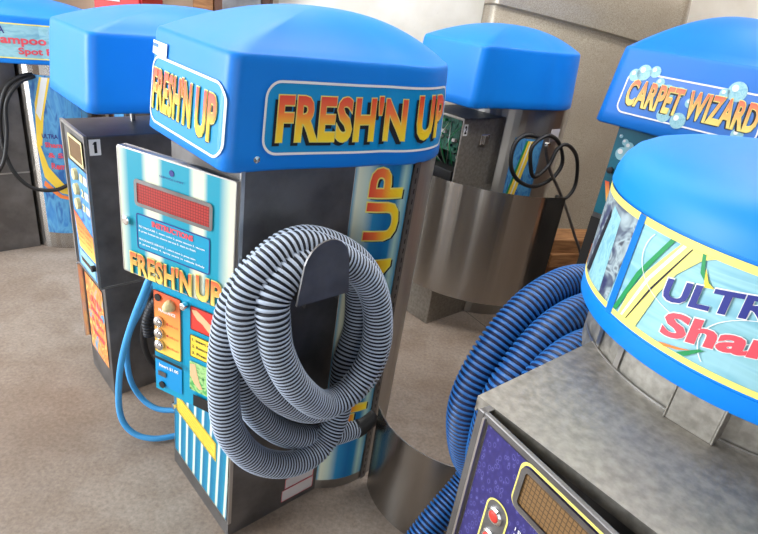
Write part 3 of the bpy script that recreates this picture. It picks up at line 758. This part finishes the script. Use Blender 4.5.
# top plate: notched round the drum
for k in range(N_):
    x0 = -fw+2*fw*k/N_; x1 = -fw+2*fw*(k+1)/N_
    tp.box(x0, x1, 0, .40, 1.058, 1.067)
MBt = MB().box(-fw, fw, 0, .40, 1.058, 1.067).box(-fw, fw, 0, .006, 1.045, 1.058).box(-fw, -fw+.004, 0, .40, 1.04, 1.058)
MBt.build('top_plate', 'steel_top', F)
lathe(MB(), [(.295, 0), (.30, 0), (.30, 1.16), (.295, 1.16)], (0, .55), 72).build('drum', 'steel_top', F)
# bracket channel and cleats on the drum
br = MB().box(-.012, .058, .228, .272, 1.067, 1.15).box(-.015, -.012, .226, .27, 1.067, 1.15).box(.058, .061, .226, .27, 1.067, 1.15)
br.build('bracket', 'steel_top', F, bevel=.003)
Sd = Sdrum(0, .55, .30, -90)
for u in (-.20, -.135): patch('cleat', Sd, u, u+.012, 1.072, 1.118, 'edge', F, off=.004, nu=2)
patch('weld_seam', Sd, -.28, .12, 1.066, 1.070, 'edge', F, off=.004, nu=30)
# cap
cp = MB(); rc = .335
prof = [(.28, 1.14), (.315, 1.132), (.328, 1.130), (.332, 1.136), (.333, 1.165), (rc-.004, 1.166), (rc-.006, 1.35), (rc, 1.352), (rc-.002, 1.372), (.325, 1.395), (.312, 1.412), (.292, 1.424), (.26, 1.434), (.20, 1.445), (.12, 1.452), (.05, 1.455), (.001, 1.456)]
cap = lathe(cp, prof, (0, .55), 96).build('cap', 'blue', F, smooth=True)
cap.modifiers.new('es', 'EDGE_SPLIT').split_angle = R(50)
Sc = Sdrum(0, .55, rc-.004, -90)
z0, z1 = 1.170, 1.346
patch('band_artwork', Sc, -.80, .60, z0, z1, 'art_band', cap, off=.001, nu=90)
patch('band_line', Sc, -.80, .60, z0, z0+.010, 'pale_yellow', cap, off=.0022, nu=90, nv=1)
patch('band_line', Sc, -.80, .60, z1-.012, z1, 'pale_yellow', cap, off=.0022, nu=90, nv=1)
poly_patch('photo_panel', Sc, [(-.42,z0+.01),(-.185,z0+.01),(-.172,z1-.012),(-.42,z1-.012)], 'art_photo', cap, off=.0018)
poly_patch('photo_figure', Sc, [(-.285,z0+.012),(-.215,z0+.012),(-.222,z1-.03),(-.262,z1-.02)], 'art_band', cap, off=.0022)
poly_patch('photo_nozzle', Sc, [(-.315,z0+.012),(-.285,z0+.02),(-.262,z1-.04),(-.272,z1-.03)], 'groove', cap, off=.0026)
poly_patch('divider', Sc, [(-.178,z0),(-.162,z0),(-.158,z1),(-.173,z1)], 'blue_dark', cap, off=.003)
poly_patch('swoosh', Sc, [(-.162,z0+.012),(-.153,z0+.012),(-.128,1.26),(-.092,z1-.012),(-.100,z1-.012),(-.138,1.26)], 'green', cap, off=.003)
poly_patch('swoosh', Sc, [(-.147,z0+.010),(-.105,z0+.010),(-.088,1.25),(-.072,1.29),(-.045,1.325),(-.030,z1-.012),(-.082,z1-.012),(-.120,1.27),(-.140,1.22)], 'pale_yellow', cap, off=.003)
poly_patch('swoosh', Sc, [(-.140,z0+.012),(-.136,z0+.012),(-.110,1.26),(-.072,z1-.012),(-.078,z1-.012),(-.116,1.26)], 'white', cap, off=.0034)
poly_patch('swoosh', Sc, [(-.128,z0+.012),(-.126,z0+.012),(-.100,1.25),(-.062,z1-.012),(-.064,z1-.012),(-.104,1.25)], 'black_flat', cap, off=.0034)
poly_patch('nozzle_picture', Sc, [(-.048,1.335),(-.043,1.335),(-.036,1.312),(-.022,1.298),(-.026,1.294),(-.041,1.308)], 'green', cap, off=.0034)
poly_patch('nozzle_picture', Sc, [(-.036,1.318),(-.026,1.30),(-.016,1.295),(-.030,1.291)], 'yellow', cap, off=.0036)
def tilt(u, v, x, y): return u, v+(u+.085)*.26
for nm, body, u0_, u1_, v0_, v1_, m_ in (('band_lettering', 'ULTRA', -.080, .096, 1.243, 1.279, 'navy'), ('band_lettering', 'Shampoo', -.063, .24, 1.176, 1.229, 'pinkred')):
    text('letter_outline', body, Sc, u0_-.002, u1_+.002, v0_-.002, v1_+.002, 'white', cap, off=.0040, bold=.05, warp=tilt)
    text(nm, body, Sc, u0_, u1_, v0_, v1_, m_, cap, off=.0048, bold=.035, warp=tilt)
for pts_ in ([(-.06,1.172+.01),(-.03,1.19),(-.012,1.196),(-.03,1.186),(-.05,1.18)],): poly_patch('swoosh', Sc, pts_, 'orange', cap, off=.0038)
poly_patch('swoosh', Sc, [(-.03,1.182),(-.018,1.182),(.004,1.205),(-.004,1.203)], 'green', cap, off=.0039)
for ctr, rr in (((-.02, 1.30), .12), ((.10, 1.22), .11)):
    mb = MB(); vs = []
    for k in range(60):
        t = 2*PI*k/60
        for q in (rr, rr-.0015): vs.append((ctr[0]+q*math.cos(t), ctr[1]+q*.6*math.sin(t)))
    fs = []
    for k in range(60):
        ids = [2*k, 2*k+1, (2*k+3) % 120, (2*k+2) % 120]
        if all(z0+.012 < vs[i][1] < z1-.014 and vs[i][0] > -.15 for i in ids): fs.append(ids)
    mb.add([Sc(u, v, .0036) for u, v in vs], fs).build('thin_ring', 'white', cap)

# control door, ajar
fd = empty('door', (-fw+.024, .006, .006), 90-7, None, None); fd.parent = F
DW = .375
dm = MB().box(0, DW, -.022, -.018, .22, 1.060, 0)
dm.box(0, .012, -.026, -.004, .22, 1.060).box(.012, DW, -.026, -.018, 1.050, 1.062)
dm.box(DW-.01, DW, -.026, .0, .22, 1.062)
dm.build('door_panel', 'steel_dark', fd, bevel=.0015)
SFd = Sfront(-.022)
patch('door_graphic', SFd, .022, DW-.012, .25, 1.046, 'drops', fd, off=.001, nu=6)
MB().box(.014, .018, -.030, -.022, .22, 1.055).build('bead_strip', 'edge', fd)
frame('display_line', SFd, .095, .302, .961, 1.049, .005, .018, 'pale_yellow', fd, off=.002)
frame('display_bezel', SFd, .100, .297, .966, 1.044, .009, .015, 'steel_dark', fd, off=.006)
patch('display', SFd, .107, .290, .973, 1.037, 'led_brown', fd, off=.0025, nu=4)
frame('button_line', SFd, .058, .104, .72, .945, .003, .022, 'pale_yellow', fd, off=.002)
patch('button_plate', SFd, .061, .101, .723, .942, 'steel_dark', fd, off=.0022, rad=.018)
for z in (.918, .872, .826, .780, .740):
    b_ = lathe(MB(), [(.0145, 0), (.0145, .004), (.0115, .006), (.0001, .006)], axis='y', org=(.081, -.024, z), seg=24).build('button_ring', 'chrome', fd)
    lathe(MB(), [(.0095, 0), (.0095, .006), (.007, .0075), (.0001, .008)], axis='y', org=(.081, -.024, z), seg=24).build('push_button', 'red', fd, smooth=True)
for k, s_ in enumerate(('1 SHAMPOO', '2 VACUUM', '3 SPOT REMOVER')):
    text('button_print', s_, SFd, .118, .166, .928-.012*k, .935-.012*k, 'white', fd, off=.003, bold=.03)
for k, s_ in enumerate(('VACUUM', 'UPHOLSTERY')):
    text('button_print', s_, SFd, .112, .158, .874-.012*k, .882-.012*k, 'white', fd, off=.003, bold=.03)

# blue hoses on the far side of F
bh = empty('vacuum_hose', F.location, 42, 'thick blue ribbed vacuum hose coiled behind the foreground machine', 'hose')
dx = -.05
def xs(o, P_): return [(o+dx, y+.035, z-.012) for y, z in P_]
loop1 = xs(-.37, [(.86,.93), (.775,.985), (.64,1.02), (.526,1.032), (.405,1.0), (.31,.915), (.262,.806), (.272,.70), (.328,.57)])
loop2 = xs(-.275, [(.44,.47),(.60,.45),(.76,.54),(.84,.70),(.80,.88),(.70,.98),(.60,1.00),(.481,1.02), (.375,1.003), (.293,.945), (.243,.866), (.233,.76), (.26,.64)])
loop3 = xs(-.20, [(.34,.54),(.48,.48),(.64,.52),(.76,.66),(.76,.80),(.66,.92),(.55,.965), (.405,.995), (.30,.985), (.22,.93), (.17,.84), (.17,.70), (.22,.58), (.30,.5)])
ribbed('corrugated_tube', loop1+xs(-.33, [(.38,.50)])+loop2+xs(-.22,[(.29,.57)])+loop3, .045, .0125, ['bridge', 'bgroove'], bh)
bh2 = empty('vacuum_hose', F.location, 42, 'blue ribbed hose end running down beside the purple door toward the floor', 'hose')
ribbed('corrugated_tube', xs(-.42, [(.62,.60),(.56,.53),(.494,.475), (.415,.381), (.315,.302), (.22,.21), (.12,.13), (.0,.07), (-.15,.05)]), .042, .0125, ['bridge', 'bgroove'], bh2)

# ------------------------------------------------------------------ loose sheet on the floor
tag(bent_sheet('steel_sheet', .37, 1.586, .31, 194, 345, 0, .36, 'steel_shiny', th=.004), 'low curved stainless sheet standing open on the floor right of the central machine', 'metal sheet')

# ------------------------------------------------------------------ two more units behind
def small_unit(loc, yd, label, dz):
    U = empty('vending_machine', loc, yd, label, 'vending machine', None)
    box('cabinet', (-.14, .14, 0, .32, 0, 1.0), 'steel_dark', U)
    lathe(MB(), [(.265, 0), (.27, 0), (.27, 1.12), (.265, 1.12)], (0, .55), 40).build('drum', 'steel', U)
    patch('front_graphic', Sfront(-.001), -.12, .12, .5, .95, 'art_drum', U)
    Canopy(outline_keyhole(.22, -.05, .20, .52, .30), 1.05, 1.28, 1.0+dz).build('canopy', 'blue', U)
small_unit((-1.50, 3.0, 0), 38, 'vending machine mostly hidden behind number 1, only its blue canopy top showing', .405)
small_unit((-.80, 3.62, 0), 42, 'vending machine mostly hidden behind the central canopy, sliver of blue top showing before the window', .43)

# ------------------------------------------------------------------ car-painted cover leaning on the wall
mb = MB(); NX, NZ = 60, 70; vs = []
Wc, Hc = 1.36, 2.15
def cov(u, v):
    # u across 0..1, v up 0..1 ; crease sloping down to the right, rolled edges
    x = u*Wc; zc = 1.66-.115*x
    vc = 50/70
    z = zc*(v/vc) if v <= vc else zc+.004+(Hc-zc)*((v-vc-.0142)/(1-vc-.0142))
    if z < zc and v > vc: z = zc+.004
    d = z-zc
    out = .0
    if d > 0: out = .055 + .035*math.sin(min(1, d/.45)*PI)
    else: out = .018*min(1, -d/.5)
    e = .09
    du = min(x, Wc-x); k = max(0, 1-du/e); out -= .09*k*k
    dv = Hc-z; k = max(0, 1-dv/e); out -= .09*k*k
    out += .05*math.sin(u*PI)
    return x, out, z
for j in range(NZ+1):
    for i in range(NX+1):
        x, o_, z = cov(i/NX, j/NZ); vs.append((x, -o_, z))
n0 = len(vs)
vs += [(x, .07, z) for (x, y, z) in vs[:n0]]
q = NX+1; fs = []
for j in range(NZ):
    for i in range(NX):
        a = j*q+i; fs.append((a, a+1, a+q+1, a+q)); fs.append((n0+a, n0+a+q, n0+a+q+1, n0+a+1))
for i in range(NX): fs.append((i, n0+i, n0+i+1, i+1)); a = NZ*q+i; fs.append((a, a+1, n0+a+1, n0+a))
for j in range(NZ): a = j*q; fs.append((a, a+q, n0+a+q, n0+a)); a = j*q+NX; fs.append((a, n0+a, n0+a+q, a+q))
cv = mb.add(vs, fs).build('truck_bed_cover', 'cover', smooth=True)
cv.modifiers.new('es', 'EDGE_SPLIT').split_angle = R(60)
cv.location = (.47, 3.92, 0); cv.rotation_euler = (R(-9), 0, R(2))
tag(cv, 'large champagne painted truck bed cover with long crease leaning against the white wall', 'panel')

# ------------------------------------------------------------------ things along the back wall at the left
def place(name, dims, m, label, cat, **k):
    return tag(box(name, dims, m, **k), label, cat)
tc = empty('tool_cabinet', (-2.05, 4.3, 0), 90, 'bright red tool cabinet against the back wall behind the canopies', 'cabinet')
box('cabinet_body', (-.17, .17, -.1, .25, 0, 1.75), 'redpaint', tc)
for k in range(5): box('drawer', (-.155, .155, -.115, -.1, .15+.31*k, .43+.31*k), 'redpaint', tc); 
box('paper_sheet', (-.10, .02, -.12, -.115, 1.33, 1.42), 'offwhite', tc, bevel=0)
wf = empty('wooden_frame', (-1.24, 4.45, 0), 90, 'brown wooden framed opening on the back wall with a small red item', 'frame')
box('frame_board', (-.20, .20, -.05, .05, 0, 1.9), 'brown', wf)
box('pane', (-.14, .14, -.06, -.05, 1.2, 1.8), 'steel_dark', wf)
place('white_pipe', (-2.80, -2.74, 4.20, 4.26, 0, 2.2), 'white', 'white vertical pipe near the back wall above the far left machine', 'pipe')
place('steel_pipe', (-2.71, -2.66, 4.20, 4.25, 0, 2.2), 'steel_shiny', 'shiny steel vertical pipe just right of the white pipe', 'pipe')
place('timber_post', (-1.62, -1.47, 4.46, 4.6, 0, 2.3), 'wood', 'pale timber post on the back wall left of the wooden frame', 'post')
sh = empty('storage_shelf', (-3.1, 4.3, 0), 90, 'dark wooden storage shelf at the top left corner', 'shelf')
for z in (.4, .8, 1.12, 1.6): box('shelf_board', (-.4, .30, -.15, .2, z, z+.03), 'brown', sh)
box('side_board', (.27, .30, -.15, .2, 0, 2.0), 'brown', sh); box('side_board', (-.40, -.37, -.15, .2, 0, 2.0), 'brown', sh)
box('back_board', (-.4, .3, .18, .2, 0, 2.0), 'brown', sh)
cl = empty('metal_clamp', (-2.93, 4.2, 1.155), 90, 'grey metal clamp lying on the storage shelf at the top left', 'clamp')
box('clamp_body', (-.06, .05, -.03, .03, 0, .07), 'steel', cl); box('clamp_jaw', (-.05, -.02, -.03, .03, .05, .12), 'steel', cl); box('clamp_screw', (.03, .14, -.01, .01, .04, .06), 'chrome', cl)

# ------------------------------------------------------------------ camera
cd = bpy.data.cameras.new('camera'); co = bpy.data.objects.new('camera', cd); COL.objects.link(co)
p, r_ = .4475, .1395
Fw = Vector((0, math.cos(p), -math.sin(p))); Rt = Vector((1, 0, 0)); Up = Rt.cross(Fw)
R2 = Rt*math.cos(r_)+Up*math.sin(r_); U2 = -Rt*math.sin(r_)+Up*math.cos(r_)
mw = Matrix((R2, U2, -Fw)).transposed().to_4x4(); mw.translation = (0, 0, 1.6); co.matrix_world = mw
cd.sensor_width = 36; cd.lens = 36*562.3/758; cd.clip_start = .02
sc.camera = co

# ------------------------------------------------------------------ light
w_ = bpy.data.worlds.new('world'); sc.world = w_; w_.use_nodes = True
nt = w_.node_tree; bg = nt.nodes['Background']
tcw = nt.nodes.new('ShaderNodeTexCoord'); sp = nt.nodes.new('ShaderNodeSeparateXYZ'); nt.links.new(tcw.outputs['Generated'], sp.inputs[0])
rw = nt.nodes.new('ShaderNodeValToRGB'); e = rw.color_ramp.elements
e[0].position = .36; e[0].color = (.16, .14, .125, 1); e[1].position = .50; e[1].color = (.85, .92, 1, 1)
mm = nt.nodes.new('ShaderNodeMath'); mm.operation = 'MULTIPLY_ADD'; mm.inputs[1].default_value = .5; mm.inputs[2].default_value = .5
nt.links.new(sp.outputs[2], mm.inputs[0]); nt.links.new(mm.outputs[0], rw.inputs[0]); nt.links.new(rw.outputs[0], bg.inputs[0])
bg.inputs[1].default_value = 2.6
def area(name, loc, target, sx, sy, power, col=(1, 1, 1)):
    l = bpy.data.lights.new(name, 'AREA'); l.shape = 'RECTANGLE'; l.size = sx; l.size_y = sy; l.energy = power; l.color = col
    o = bpy.data.objects.new(name, l); COL.objects.link(o); o.location = loc
    o.rotation_euler = (Vector(target)-Vector(loc)).to_track_quat('-Z', 'Y').to_euler(); return o
area('daylight_and_streak_light', (-5.2, .2, 1.9), (-.8, 1.8, .6), 3.2, 2.8, 330, (.93, .97, 1))
area('daylight_and_streak_light', (.42, -2.45, 1.25), (.5, 2.6, .6), .14, 2.1, 15, (1, .93, .84))  # added warm strip light, makes a vertical streak on the curved steel
area('daylight_and_streak_light', (-1.05, -2.45, 1.25), (.5, 2.6, .6), .16, 2.1, 18, (.85, .93, 1))  # added cool strip light for a second steel streak, no opening behind it
area('shop_and_fill_lamp', (.2, 1.6, 3.1), (.2, 2.2, 0), 2.4, .5, 45, (1, .97, .92))
area('shop_and_fill_lamp', (2.2, 2.9, 3.1), (2.0, 3.6, 0), 1.8, .5, 40, (1, .97, .93))  # fill lamp added to brighten the right back wall and the leaning cover
area('shop_and_fill_lamp', (-1.6, 3.0, 3.1), (-1.6, 3.0, 0), 2.4, .5, 35, (1, .97, .92))
vs_ = sc.view_settings; sc.display_settings.display_device = 'sRGB'
vs_.view_transform = 'Standard'; vs_.look = 'None'; vs_.gamma = 1; vs_.use_curve_mapping = False
vs_.exposure = 0.08
